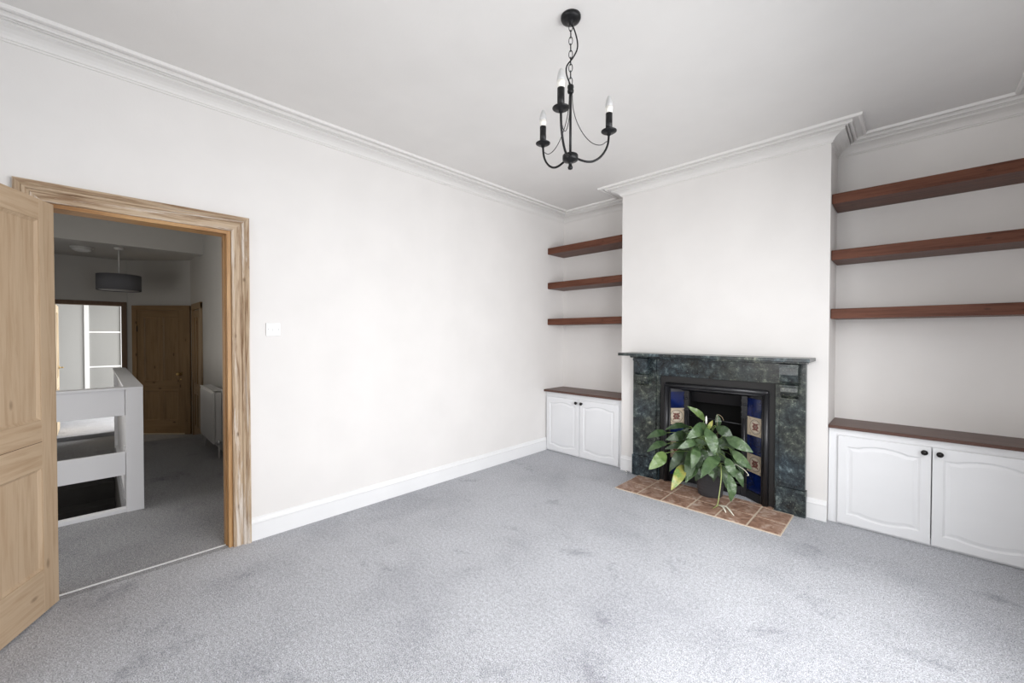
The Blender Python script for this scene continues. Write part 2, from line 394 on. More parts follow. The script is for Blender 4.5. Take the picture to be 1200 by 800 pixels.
struct('ceiling_landing', MB().box(-3.80, -WT, -1.4, 1.15, 2.83, 2.93), M_hallwall)
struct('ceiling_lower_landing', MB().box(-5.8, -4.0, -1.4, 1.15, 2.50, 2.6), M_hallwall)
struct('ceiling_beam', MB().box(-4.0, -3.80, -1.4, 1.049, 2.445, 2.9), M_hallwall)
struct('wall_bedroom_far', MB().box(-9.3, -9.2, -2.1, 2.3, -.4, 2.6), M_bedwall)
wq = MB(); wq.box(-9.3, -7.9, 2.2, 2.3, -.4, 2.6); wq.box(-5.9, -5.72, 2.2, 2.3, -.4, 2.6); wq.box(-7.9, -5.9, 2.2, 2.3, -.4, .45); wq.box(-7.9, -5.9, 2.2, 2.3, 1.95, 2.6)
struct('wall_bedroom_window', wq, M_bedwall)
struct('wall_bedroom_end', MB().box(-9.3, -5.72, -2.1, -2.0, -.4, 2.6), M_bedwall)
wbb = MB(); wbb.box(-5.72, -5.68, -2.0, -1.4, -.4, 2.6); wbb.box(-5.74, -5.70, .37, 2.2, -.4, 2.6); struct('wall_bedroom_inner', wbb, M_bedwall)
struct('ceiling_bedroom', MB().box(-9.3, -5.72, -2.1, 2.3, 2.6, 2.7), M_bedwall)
struct('baseboard_hall', MB().sweep([(-.12, 1.05), (-3.84, 1.05)], [(a, b*.8) for a, b in sprof]), M_trim)
# carpet nosing at the step
struct('trim_4', MB().box(-3.832, -3.795, .16, 1.05, -.19, .003), mat('pale_step_nosing', (.34, .335, .33), .8), label='pale carpet nosing at the step down before the far door')
# stairwell below landing
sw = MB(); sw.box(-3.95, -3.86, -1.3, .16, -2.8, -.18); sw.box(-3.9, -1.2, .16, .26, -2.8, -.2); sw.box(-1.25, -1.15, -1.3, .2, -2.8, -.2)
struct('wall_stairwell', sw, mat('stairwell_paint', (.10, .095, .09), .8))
struct('floor_stairwell', MB().box(-3.9, -1.2, -1.3, .2, -2.9, -2.8), M_carpet_hall)
M_tread = paint('dark_stair_carpet', (.045, .043, .042), .95, .5, .2)
st = MB()
for k in range(11):
    st.box(-3.855+.235*k, -3.855+.235*(k+1)+.02, -1.295, .155, -.37-.19*k-.19, -.37-.19*k+.0)
st.build('staircase', M_tread, label='dark carpeted stairs going down behind the white banister', category='staircase', cat='staircase') if False else tag(st.build('staircase', M_tread), 'dark carpeted stairs going down behind the white banister', 'stairs')

# banister
b = empty('banister', (-1.2, .2, 0)); tag(b, 'white painted boxy banister of wide boards guarding the stairs', 'banister')
def bb(name, x0, x1, y0, y1, z0, z1): return box(name, (x0+1.2, x1+1.2, y0-.2, y1-.2, z0, z1), M_rail, b, .002)
bb('newel_post', -1.27, -1.17, .163, .262, 0, .935)
bb('newel_post', -3.80, -3.70, .163, .262, -.02, .935)
bb('top_rail', -1.275, -1.165, -1.28, .262, .935, .953)
bb('top_rail', -3.81, -1.275, .155, .268, .935, .953)
bb('board', -1.225, -1.195, -1.28, .163, .738, .934)
bb('board', -1.225, -1.195, -1.28, .163, .283, .457)
bb('base_board', -1.235, -1.18, -1.28, .163, 0, .032)
bb('side_panel', -3.70, -1.27, .190, .215, .032, .935)
bb('base_board', -3.70, -1.27, .170, .225, 0, .032)
bb('upright', -1.46, -1.42, .160, .189, .032, .457)

# radiator
r = empty('radiator', (-2.35, 1.035, 0)); tag(r, 'white double panel radiator on the landing wall', 'radiator')
def rb(name, x0, x1, y0, y1, z0, z1, m=M_radw, bev=.003): return box(name, (x0, x1, y0, y1, z0, z1), m, r, bev)
pm = MB(); pm.box(-.73, 0, -.135, -.118, .155, .735)
for k in range(18): pm.box(-.71+.0393*k, -.71+.0393*k+.022, -.142, -.134, .18, .71)
pm.build('front_panel', M_radw, r, .003)
rb('back_panel', -.73, 0, -.055, -.038, .155, .735)
cv = MB()
for k in range(24): cv.box(-.715+.03*k, -.712+.03*k, -.118, -.055, .17, .715)
cv.build('convector_fins', M_radw, r)
tg = MB(); tg.box(-.73, 0, -.140, -.128, .735, .745); tg.box(-.73, 0, -.046, -.036, .735, .745)
for k in range(24): tg.box(-.73+.031*k, -.73+.031*k+.010, -.128, -.046, .737, .743)
tg.build('top_grille', M_radw, r)
sd = MB(); sd.box(0, .004, -.112, -.060, .18, .72); sd.build('side_cover', M_radw, r)
for x in (.025, -.755):
    MB().tube([(x, -.088, 0), (x, -.088, .19)], .008).build('pipe', M_radw, r)
    v = MB(); v.lathe([(.011, .15), (.016, .155), (.016, .185), (.012, .19), (.012, .20)], (x, -.088, 0), 16); v.tube([(x, -.088, .18), (x*.2+(-.73 if x < 0 else 0)*.8, -.088, .18)], .008); v.build('valve', M_chrome, r)
for x in (-.62, -.1): rb('wall_bracket', x, x+.03, -.038, .014, .3, .5)

# pendant shade
cx, cy = -4.40, .24
p = empty('pendant_light', (cx, cy, 2.50)); tag(p, 'grey drum shade hanging on a thin rod over the landing', 'ceiling light')
MB().lathe([(.0, 0), (.05, 0), (.045, -.025), (.0, -.03)], (0, 0, 0)).build('ceiling_rose', M_radw, p)
MB().tube([(0, 0, -.02), (0, 0, -.36)], .008, 8).build('rod', M_radw, p)
MB().lathe([(.215, -.36), (.22, -.36), (.22, -.565), (.215, -.565), (.214, -.555), (.214, -.37)], (0, 0, 0), 48).build('lamp_shade', M_shade, p)
MB().lathe([(.0, -.545), (.20, -.545), (.20, -.557), (.0, -.557)], (0, 0, 0), 48).build('diffuser', paint('pale_diffuser', (.5, .5, .5)), p)
f = empty('ceiling_light', (-4.68, -.10, 2.50)); tag(f, 'round flush white fitting on the dark landing ceiling', 'ceiling light')
MB().lathe([(.0, 0), (.11, 0), (.11, -.018), (.10, -.02), (.0, -.02)]).build('base', M_radw, f)
MB().lathe([(.095, -.02), (.09, -.04), (.06, -.055), (.0, -.06)]).build('cover', M_radw, f)

# far pine door in angled wall (wall x axis = ad)
arz = math.atan2(ad.y, ad.x)
def on_angle(s, off=0): q = A0+ad*s-an*off; return q
q = on_angle(.175, .012)
d2 = panel_door('door_2', .715, 1.905, .034, M_hpine, (q.x, q.y, -.172), arz, [(.10, .32, .21, .66), (.395, .615, .21, .66), (.10, .32, .82, 1.80), (.395, .615, .82, 1.80)], kind='structure', label='closed dark pine door at the end of the landing')
MB().lathe([(.0, 0), (.024, 0), (.024, -.005), (.010, -.01), (.010, -.035), (.026, -.045), (.026, -.06), (.0, -.068)], (.665, -.017, .925), axis='y').build('door_knob', M_brass, d2)
MB().lathe([(.0, 0), (.010, 0), (.010, -.004), (.0, -.004)], (.665, -.017, .84), axis='y').build('keyhole_plate', M_brass, d2)
for z in (.3, 1.62): MB().box(-.006, .006, -.024, -.016, z-.045, z+.045).build('hinge', M_iron, d2)
fr = empty('trim_5', (*on_angle(.10, 0), 0), arz, kind='structure', label='dark pine frame round the far landing door')
MB().box(0, .072, -.04, 0, -.18, 1.80).build('casing_side', M_hpine['z'], fr, .004); MB().box(.793, .885, -.04, 0, -.18, 1.80).build('casing_side', M_hpine['z'], fr, .004)
MB().box(0, .885, -.042, 0, 1.735, 1.805).build('casing_head', M_hpine['x'], fr, .004)
MB().box(.07, .80, -.05, -.01, -.185, -.163).build('threshold_bar', mat('pale_oak_bar', (.45, .38, .28), .5), fr)
# second door on hall wall past the step
fr = empty('trim_6', (-4.62, 1.05, 0), 0, kind='structure', label='pine frame on the right landing wall next to the far door')
MB().box(0, .09, -.03, 0, -.18, 1.80).build('casing_side', M_hpine['z'], fr, .004); MB().box(.62, .72, -.03, 0, -.18, 1.80).build('casing_side', wood('lighter_pine', (.33, .24, .15), (.2, .12, .06), 'z'), fr, .004)
MB().box(0, .72, -.032, 0, 1.72, 1.81).build('casing_head', M_hpine['x'], fr, .004)
d3 = panel_door('door_3', .53, 1.88, .034, M_hpine, (-4.53, 1.045, -.172), 0, [(.09, .24, .2, .66), (.29, .44, .2, .66), (.09, .24, .82, 1.78), (.29, .44, .82, 1.78)], kind='structure')
# bedroom doorway frame
fr = empty('trim_7', (bx1, 0, 0), 0, kind='structure', label='dark wooden frame round the bedroom doorway')
MB().box(-.13, .02, by1-.0, by1+.058, -.18, 1.855).build('casing_side', M_dframe, fr, .003); MB().box(-.13, .02, by0-.058, by0, -.18, 1.855).build('casing_side', M_dframe, fr, .003)
MB().box(-.13, .021, by0-.058, by1+.058, 1.795, 1.856).build('casing_head', M_dframe, fr, .003)
M_ppale = {a: wood('pale_bedroom_pine_'+a, (.62, .50, .34), (.5, .36, .2), a, .5, 1, .4) for a in 'xz'}
d4 = panel_door('door_4', .70, 1.91, .034, M_ppale, (-5.74, -.40, -.115), math.pi, [(.10, .31, .21, .66), (.39, .60, .21, .66), (.10, .31, .82, 1.80), (.39, .60, .82, 1.80)], kind='structure', label='pale pine bedroom door standing open, seen edge on')
hd = MB(); hd.lathe([(.0, 0), (.025, 0), (.025, -.006), (.009, -.01), (.009, -.045), (.0, -.045)], (.65, -.017, .96), axis='y'); hd.tube([(.65, -.06, .96), (.55, -.06, .96)], .009); hd.build('door_handle', M_brass, d4)
# wardrobe in bedroom
wd_ = empty('wardrobe', (-8.4, 0, -.125)); tag(wd_, 'tall wardrobe with white framed frosted grey sliding doors in the bedroom', 'wardrobe')
box('carcass', (-.55, -.03, -1.15, 1.1, 0, 2.45), M_ward2, wd_)
box('plain_sliding_door', (-.028, .0, -1.0, -.13, .02, 2.4), M_ward2, wd_, .002)
sd_ = MB(); sd_.use(M_ward).box(-.015, .0, -.07, .39, .04, 2.38)
pan = sd_.build('frosted_panel', M_ward, wd_)
fm = MB()
fm.box(-.02, .02, -.13, -.065, .02, 2.4); fm.box(-.02, .02, .382, .43, .02, 2.4)
for z in (.02, .75, 1.435, 2.06, 2.37): fm.box(-.02, .012, -.065, .385, z+.085, z+.112)
fm.build('white_door_frame', M_plastic, wd_)
box('plain_sliding_door', (-.028, .0, .43, 1.1, .02, 2.4), M_ward2, wd_, .002)

# ------------------------------------------------------------------ light switch
s = empty('light_switch', (0, .845, 1.389)); tag(s, 'white square light switch on the wall right of the doorway', 'light switch')
box('plate', (0, .010, -.043, .043, -.043, .043), M_plastic, s, .003)
MB().prism([(.010, -.012), (.010, .012), (.017, .010), (.012, -.010)], 'y', -.007, .007).build('toggle', M_plastic, s) if False else box('toggle', (.010, .017, -.006, .006, -.012, .012), M_plastic, s, .002)
for y in (-.031, .031): MB().lathe([(0, 0), (.0035, 0), (.0035, .001), (0, .0012)], (.010, y, 0), 12, 'x').build('screw', M_greyp, s)

# ------------------------------------------------------------------ alcove shelves
ZS = [2.383, 1.975, 1.549]; YS = 3.765; TS = .072
names = ['top', 'middle', 'bottom']
for side, (x0, x1, al) in enumerate([(.002, CL-.002, 'left alcove'), (CR+.002, W-.002, 'right alcove')]):
    for k, z in enumerate(ZS):
        o = MB().box(0, x1-x0, YS-YB+.001, 0, -TS, 0, .003).build('wall_shelf', M_shelf, loc=(x0, YB-.001, z))
        tag(o, '%s thick dark brown floating shelf in the %s of the fireplace wall' % (names[k], al), 'shelf', 'dark wooden shelves in the %s' % al)

# ------------------------------------------------------------------ cabinets
def contour(x0, x1, z0, z1, rise, n=26):
    pts = []; wdt = x1-x0
    def f(u):
        a = .16
        if u < a or u > 1-a: return 0
        t = (u-a)/(1-2*a); 
        return rise*math.sin(math.pi*t)**.7
    for i in range(n+1): u = i/n; pts.append((x0+wdt*u, z0-f(u)*.8+rise*.8))
    for i in range(1, 8): pts.append((x1, z0+rise*.8+(z1-rise-z0-rise*.8)*i/8))
    for i in range(n+1): u = 1-i/n; pts.append((x0+wdt*u, z1-rise+f(u)))
    for i in range(1, 8): pts.append((x0, z1-rise+(z0+rise*.8-z1+rise)*i/8))
    return pts
def cab_door(name, wd, ht, parent, loc, knob_x, rise=.024):
    d = empty(name, loc); d.parent = parent
    mb = MB(); th = .02
    C1 = contour(.048, wd-.048, .048, ht-.048, rise); c = Vector((wd/2, ht/2))
    def shr(p, q): return (c.x+(p[0]-c.x)*(1-q/(wd/2-.048)), c.y+(p[1]-c.y)*(1-q/(ht/2-.048)))
    C2 = [shr(p, .010) for p in C1]; C3 = [shr(p, .016) for p in C1]; C4 = [shr(p, .034) for p in C1]
    def rect(p):
        dx, dz = p[0]-c.x, p[1]-c.y; return None
    O = []
    n = 26; m = len(C1)
    for i, p in enumerate(C1):
        if i <= n: O.append((wd*i/n, 0))
        elif i <= n+7: O.append((wd, ht*(i-n)/8))
        elif i <= 2*n+8: O.append((wd*(1-(i-n-8)/n), ht))
        else: O.append((0, ht*(1-(i-2*n-8)/8)))
    rings = []
    for pts, y in ((O, th-.001), (O, .002), (O, 0), (C1, 0), (C2, .007), (C3, .007), (C4, .002)):
        if pts is O and y == 0:
            rings.append([mb.bm.verts.new((x+(.002 if x == 0 else -.002 if x == wd else 0), y, z+(.002 if z == 0 else -.002 if z == ht else 0))) for x, z in pts])
        else: rings.append([mb.bm.verts.new((x, y, z)) for x, z in pts])
    for A, B in zip(rings, rings[1:]):
        for k in range(m): mb.face([A[k], A[(k+1) % m], B[(k+1) % m], B[k]])
    # centre panel: bridge bottom arc to top arc
    T = rings[-1]; bot = T[:n+1]; top = T[n+8:2*n+9][::-1]
    for k in range(n):
        mb.face([bot[k], bot[k+1], top[k+1], top[k]])
    rs = T[n:n+9]; mb.face([T[n]]+T[n+1:n+8]+[T[n+8]]); mb.face([T[2*n+8]]+T[2*n+9:]+[T[0]])
    mb.face(rings[0][::-1])
    mb.build('panel_board', M_cab, d)
    MB().lathe([(.0, 0), (.009, 0), (.008, -.010), (.006, -.014), (.015, -.019), (.017, -.025), (.013, -.031), (.0, -.033)], (knob_x, 0, ht-.035), 24, 'y').build('knob', M_knob, d)
    return d
def cabinet(loc, wd, doors, label, ht=.695, side_gap=.04):
    c = empty('built_in_cabinet', loc); tag(c, label, 'cabinet', 'white cabinets in the alcoves')
    mb = MB(); yd = YB-.001-loc[1]; x0 = .003; x1 = wd-.003
    mb.box(x0, doors[0][0]+.02, .02, .04, 0, ht); mb.box(doors[-1][1]-.02, x1, .02, .04, 0, ht)
    xa, xb = doors[0][0]+.02, doors[-1][1]-.02
    mb.box(xa, xb, .02, .04, ht-.07, ht); mb.box(xa, xb, .02, .04, 0, .05)
    mb.build('face_frame', M_cab, c)
    mb = MB(); mb.box(x0, x0+.015, .041, yd, 0, ht); mb.box(x1-.015, x1, .041, yd, 0, ht); mb.box(x0+.016, x1-.016, yd-.01, yd, 0, ht)
    mb.box(x0+.016, x1-.016, .041, yd-.011, .05, .065)
    mb.build('body', M_cab, c)
    for k, (a, e) in enumerate(doors): cab_door('cabinet_door', e-a, .625, c, (a, 0, .014), (e-a-.032) if k % 2 == 0 else .032)
    return c
cabinet((0, 3.728, 0), CL, [(.022, .484), (.490, .965)], 'white two door cabinet in the left alcove below the brown shelves')
cabinet((CR, 3.728, 0), W-CR, [(.058, .526), (.531, .999)], 'wider white two door cabinet in the right alcove with round black knobs', .686)
tp = MB().box(0, CL-.004, 0, YB-3.700-.001, 0, .024, .002).build('worktop', M_top, loc=(.002, 3.700, .6955))
tag(tp, 'dark wooden top plank on the left alcove cabinet', 'worktop')
tp = MB().box(0, W-CR-.004, 0, YB-3.714-.001, 0, .022, .002).build('worktop', M_top, loc=(CR+.002, 3.714, .6865))
tag(tp, 'dark wooden top plank on the right alcove cabinet', 'worktop')

# ------------------------------------------------------------------ fireplace surround
SX0, SX1, OX0, OX1 = 1.160, 2.541, 1.420, 2.345; YS0 = 3.668
fs = empty('fireplace_surround', (1.85, YS0, 0)); tag(fs, 'dark green marble fireplace surround with mantelshelf against the chimney breast', 'fireplace')
def fb(name, x0, x1, y0, y1, z0, z1, bev=.002, m=M_marble): return box(name, (x0-1.85, x1-1.85, y0-YS0, y1-YS0, z0, z1), m, fs, bev)
YW = YC-.001
fb('mantel_shelf', 1.112, 2.592, 3.455, YW, 1.164, 1.190, .004)
fb('bed_moulding', 1.150, 2.551, 3.615, YW, 1.140, 1.163, .006)
fb('frieze', OX0-.03, OX1+.03, YS0+.012, YW, .982, 1.139)
for x0, x1 in ((SX0, OX0-.031), (OX1+.031, SX1)):
    fb('pilaster', x0, x1, YS0, YW, .198, 1.139)
for x0, x1 in ((OX0-.031, OX0), (OX1, OX1+.031)): fb('inner_slip', x0, x1, YS0+.014, YW, .0, .981)
for x0, x1 in ((SX0-.004, OX0-.012), (OX1+.012, SX1+.008)): fb('plinth_block', x0, x1, YS0-.012, YW, 0, .197, .003)
for x0, x1 in ((1.205, 1.338), (2.385, 2.502)):
    mb = MB(); c0 = x0-1.85; c1 = x1-1.85
    mb.box(c0-.006, c1+.006, -.088, .001, 1.112, 1.139, .004)
    mb.prism([(0, 1.112), (-.070, 1.112), (-.072, 1.06), (-.064, 1.01), (-.046, .985), (0, .985)], 'x', c0, c1)
    mb.box(c0-.004, c1+.004, -.062, .001, .966, .982, .004)
    mb.prism([(0, .962), (-.048, .962), (-.050, .93), (-.036, .90), (-.014, .885), (0, .880)], 'x', c0+.005, c1-.005)
    mb.box(c0-.002, c1+.002, -.018, .001, .868, .880, .003)
    mb.build('corbel', M_marble, fs)

# ------------------------------------------------------------------ cast iron insert
fi = empty('fireplace_insert', (1.8825, 3.70, 0)); tag(fi, 'black cast iron fireplace insert with blue and cream side tiles', 'fireplace insert')
ox = 1.8825
def ib(name, x0, x1, y0, y1, z0, z1, m=M_iron, bev=.002): return box(name, (x0-ox, x1-ox, y0-3.70, y1-3.70, z0, z1), m, fi, bev)
sl = MB()
sl.box(OX0+.001-ox, 1.468-ox, 0, .012, .001, .984); sl.box(2.297-ox, OX1-.001-ox, 0, .012, .001, .984); sl.box(1.468-ox, 2.297-ox, 0, .012, .912, .984)
sl.build('outer_plate', M_slip, fi)
# moulded frame
tb = MB()
for off, rr, yy in ((0, .022, -.010), (.026, .009, .0)):
    x0, x1, zt = 1.482+off-ox, 2.283-off-ox, .902-off
    for a, e in (((x0, yy, .002), (x0, yy, zt)), ((x0, yy, zt), (x1, yy, zt)), ((x1, yy, zt), (x1, yy, .002))): tb.tube([a, e], rr, 14)
    for x in (x0, x1): tb.lathe([(0, -rr), (rr*.7, -rr*.7), (rr, 0), (rr*.7, rr*.7), (0, rr)], (x, yy, zt), 14)
tb.build('frame_moulding', M_iron, fi)
# hood and splayed cheeks
XI0, XI1, YT0, YT1 = 1.598, 2.122, 3.705, 3.812
hd = MB(); V = [hd.bm.verts.new((x-ox, y-3.70, z)) for x, y, z in ((1.47, 3.70, .912), (2.295, 3.70, .912), (2.295, 3.70, .875), (1.47, 3.70, .875), (XI0, YT1, .858), (XI1, YT1, .858), (XI1, YT1, .84), (XI0, YT1, .84))]
for q in ((0, 1, 2, 3), (3, 2, 5, 4), (4, 5, 6, 7), (0, 3, 4, 7), (1, 6, 5, 2), (0, 7, 6, 1)): hd.face([V[i] for i in q])
hd.build('hood', M_iron, fi)
TZ = [.836-.1525*k for k in range(6)]
for side in (0, 1):
    if side == 0: P0, P1 = Vector((1.492, YT0)), Vector((XI0, YT1))
    else: P0, P1 = Vector((2.273, YT0)), Vector((XI1, YT1))
    dv = (P1-P0); ln = dv.length; dv = dv/ln
    nv = Vector((-dv.y, dv.x));   nv = nv if nv.y < 0 else -nv
    bk = MB(); q = [P0-nv*.002-dv*.012, P1-nv*.002+dv*.01, P1-nv*.012+dv*.01, P0-nv*.012-dv*.012]
    bk.prism([(p.x-ox, p.y-3.70) for p in q], 'z', 0, .875)
    q = [P0+nv*.012-dv*.006, P1+nv*.012, P1-nv*.002, P0-nv*.002-dv*.006]; bk.prism([(p.x-ox, p.y-3.70) for p in q], 'z', .0, TZ[5]-.004)
    bk.build('cheek', M_iron, fi)
    s0, s1 = .004, ln-.004
    for k in range(5):
        mb = MB(); z1, z0 = TZ[k]-.0012, TZ[k+1]+.0012; cream = k % 2 == 1
        mb.use(M_cream if cream else M_blue)
        q = [P0+dv*s0, P0+dv*s1, P0+dv*s1+nv*.006, P0+dv*s0+nv*.006]
        mb.prism([(p.x-ox, p.y-3.70) for p in q], 'z', z0, z1)
        if cream:
            cs_ = (s0+s1)/2; cz = (z0+z1)/2
            def pt(a, z, h): p_ = P0+dv*(cs_+a)+nv*(.006+h); return mb.bm.verts.new((p_.x-ox, p_.y-3.70, cz+z))
            def disc(r0, h, m, r1=0, ca=0, cb=0, seg=28, sq=1):
                mb.use(m); O_ = [pt(ca+r0*math.cos(2*math.pi*i/seg), cb+sq*r0*math.sin(2*math.pi*i/seg), h) for i in range(seg)]
                if r1:
                    I_ = [pt(ca+r1*math.cos(2*math.pi*i/seg), cb+r1*math.sin(2*math.pi*i/seg), h) for i in range(seg)]
                    for i in range(seg): mb.face([O_[i], O_[(i+1) % seg], I_[(i+1) % seg], I_[i]])
                else: mb.face(O_)
            disc(.060, .0004, M_medal); disc(.060, .0008, M_ring, .055); disc(.050, .0008, M_ring, .0475)
            for i in range(6): disc(.012, .0010, M_motif, 0, .021*math.cos(i*math.pi/3), .021*math.sin(i*math.pi/3), 10)
            disc(.009, .0014, M_ring, 0, 0, 0, 10)
            for sx_ in (-1, 1):
                for sz_ in (-1, 1): disc(.009, .0006, M_ring, .006, sx_*.058, sz_*.060, 10)
            for i in range(4):
                a = math.pi/4+i*math.pi/2; disc(.007, .0010, M_motif, 0, .037*math.cos(a), .037*math.sin(a), 8)
        mb.build('picture_tile' if cream else 'blue_tile', None, fi)
# columns beside the fire opening
for x0, x1 in ((XI0, XI0+.045), (XI1-.045, XI1)):
    mb = MB(); mb.box(x0-ox, x1-ox, YT1-3.70-.01, YT1-3.70+.03, 0, .86, .003)
    xm = (x0+x1)/2-ox; mb.tube([(xm, YT1-3.712, .12), (xm, YT1-3.712, .66)], .012, 10)
    for z in (.1, .66, .70, .745, .80): mb.box(x0-ox-.002, x1-ox+.002, YT1-3.70-.018, YT1-3.70, z, z+.014, .003)
    mb.lathe([(0, -.012), (.014, -.006), (.014, .006), (0, .012)], (xm, YT1-3.714, .775), 12)
    mb.build('column', M_iron, fi)
bx = MB(); a0, a1 = XI0+.03-ox, XI1-.03-ox
bx.box(a0-.02, a0, .13, .34, 0, .9); bx.box(a1, a1+.02, .13, .34, 0, .9); bx.box(a0-.02, a1+.02, .34, .36, 0, .9); bx.box(a0-.02, a1+.02, .13, .36, .88, .9)
bx.build('fire_chamber', M_soot, fi)
MB().prism([(.14, .855), (.20, .74), (.21, .74), (.16, .868)], 'x', a0, a1).build('smoke_canopy', M_iron, fi)
for z in (.10, .15, .20, .25): MB().tube([(a0, .115, z), ((a0+a1)/2, .095, z), (a1, .115, z)], .007, 8).build('grate_bar', M_iron, fi)
MB().tube([(a0, .12, .62), (a1, .12, .60)], .004, 6).build('damper_rod', M_iron, fi)
ib('ash_cover', XI0+.05, XI1-.05, 3.80, 3.81, .005, .075)

# ------------------------------------------------------------------ hearth
h = MB(); HX0, HX1, HY0 = 1.228, 2.478, 3.215
h.use(M_grout); h.box(HX0, HX1, HY0, YS0-.013, .0, .006); h.box(OX0+.003, OX1-.003, YS0-.013, 3.699, 0, .006)
h.box(1.47, 2.295, 3.699, 3.71, 0, .006)
h.use(M_terra); g_ = .0062; tw = (HX1-HX0)/6
for i in range(6):
    for j, (ya, yb) in enumerate(((HY0, HY0+.214), (HY0+.214, HY0+.428))):
        yb2 = min(yb, YS0-.014)
        h.box(HX0+tw*i+g_, HX0+tw*(i+1)-g_, ya+g_, yb2-g_, .004, .0095, .002)
    xa, xb = max(HX0+tw*i+g_, OX0+.006), min(HX0+tw*(i+1)-g_, OX1-.006)
    if xb > xa: h.box(xa, xb, HY0+.428+g_, 3.698, .004, .0095, .002)
tag(h.build('tiled_hearth', None), 'terracotta tiled hearth with pale grout in front of the fireplace', 'hearth')

# ------------------------------------------------------------------ gas tap stub
g = empty('gas_tap', (1.118, 3.63, 0)); tag(g, 'small chrome pipe tap on the carpet left of the hearth', 'gas tap')
MB().tube([(0, .04, .012), (0, .0, .012), (0, -.012, .014)], .007, 10).build('pipe', M_chrome, g)
MB().lathe([(0, -.006), (.012, -.006), (.013, .006), (.008, .012), (0, .014)], (0, -.005, .02), 16).build('cap', M_chrome, g)
MB().lathe([(.005, 0), (.011, 0), (.011, .004), (.005, .006)], (0, 0, 0), 16).build('base', M_chrome, g)

# ------------------------------------------------------------------ chandelier
ch = empty('chandelier', (1.945, 1.553, ZC)); tag(ch, 'black three arm candle chandelier hanging from the ceiling', 'chandelier')
zz = lambda z: z-ZC
MB().lathe([(0, 0), (.046, 0), (.046, -.010), (.042, -.018), (.026, -.024), (.010, -.028), (.008, -.036), (0, -.038)]).build('ceiling_rose', M_black, ch)
z0, z1 = -.034, zz(2.512); nl = 9; ll = (z0-z1)/nl
for k in range(nl):
    zc_ = z0-ll*(k+.5); pts = []
    for i in range(20):
        a = 2*math.pi*i/20; u = .0085*math.cos(a); v = (ll*.5+.003)*math.sin(a)
        rot = (k % 2)*P2+.5; pts.append((u*math.cos(rot), u*math.sin(rot), zc_+v))
    MB().tube(pts, .0018, 6, closed=True).build('chain_link', M_black, ch)
MB().tube([(0, 0, z0), (.012, .010, -.06), (.022, .02, -.11), (.022, .02, -.15), (.008, .006, -.19), (-.012, -.012, -.225), (-.014, -.014, -.26), (-.006, -.006, -.295), (0, 0, z1)], .0034, 8).build('power_cord', M_black, ch)
MB().lathe([(0, 0), (.008, 0), (.014, -.004), (.015, -.012), (.013, -.020), (.015, -.028), (.014, -.036), (.007, -.042), (0, -.042)], (0, 0, zz(2.512)), 20).build('coupling', M_black, ch)
MB().tube([(0, 0, zz(2.475)), (0, 0, zz(2.19))], .0058, 12).build('stem', M_black, ch)
MB().lathe([(0, .012), (.012, .010), (.033, .006), (.036, .002), (.036, -.018), (.033, -.022), (.014, -.028), (.008, -.034), (.008, -.044), (.012, -.052), (.010, -.060), (0, -.064)], (0, 0, zz(2.184)), 28).build('hub', M_black, ch)
ctr = (1.945, 1.553)
for (ax, ay) in ((1.75, 1.576), (2.060, 1.694), (2.012, 1.400)):
    dx, dy = ax-ctr[0], ay-ctr[1]; ln = math.hypot(dx, dy); ux, uy = dx/ln, dy/ln; ra = .185
    def pp(r_, z_): return (ux*r_, uy*r_, zz(z_))
    arm = MB().tube([pp(.028, 2.176), pp(.05, 2.168), pp(.08, 2.162), pp(.11, 2.166), pp(.14, 2.184), pp(.165, 2.214), pp(.180, 2.25), pp(ra, 2.296)], .0052, 10).build('arm', M_black, ch)
    MB().lathe([(0, 2.290), (.008, 2.290), (.010, 2.301), (.030, 2.304), (.036, 2.308), (.036, 2.311), (.026, 2.310), (.0, 2.311)], (ux*ra, uy*ra, -ZC), 28).build('drip_pan', M_black, arm)
    MB().lathe([(0, 2.310), (.0155, 2.310), (.0155, 2.392), (0, 2.393)], (ux*ra, uy*ra, -ZC), 24).build('candle_sleeve', M_black, arm)
    bu = MB(); bu.use(M_bulbw).lathe([(0, 2.390), (.0125, 2.390), (.0165, 2.405), (.0175, 2.422), (.0, 2.422)], (ux*ra, uy*ra, -ZC), 20)
    bu.use(M_bulbg).lathe([(.0, 2.4215), (.0175, 2.422), (.0165, 2.438), (.013, 2.455), (.007, 2.470), (.0, 2.477)], (ux*ra, uy*ra, -ZC), 20)
    bu.build('candle_bulb', None, arm)
    MB().tube([pp(.008, 2.47), pp(.012, 2.41), pp(.030, 2.345), pp(.065, 2.285), pp(.105, 2.25), pp(.145, 2.243), pp(.176, 2.262)], .0018, 6).build('wire', M_black, ch)

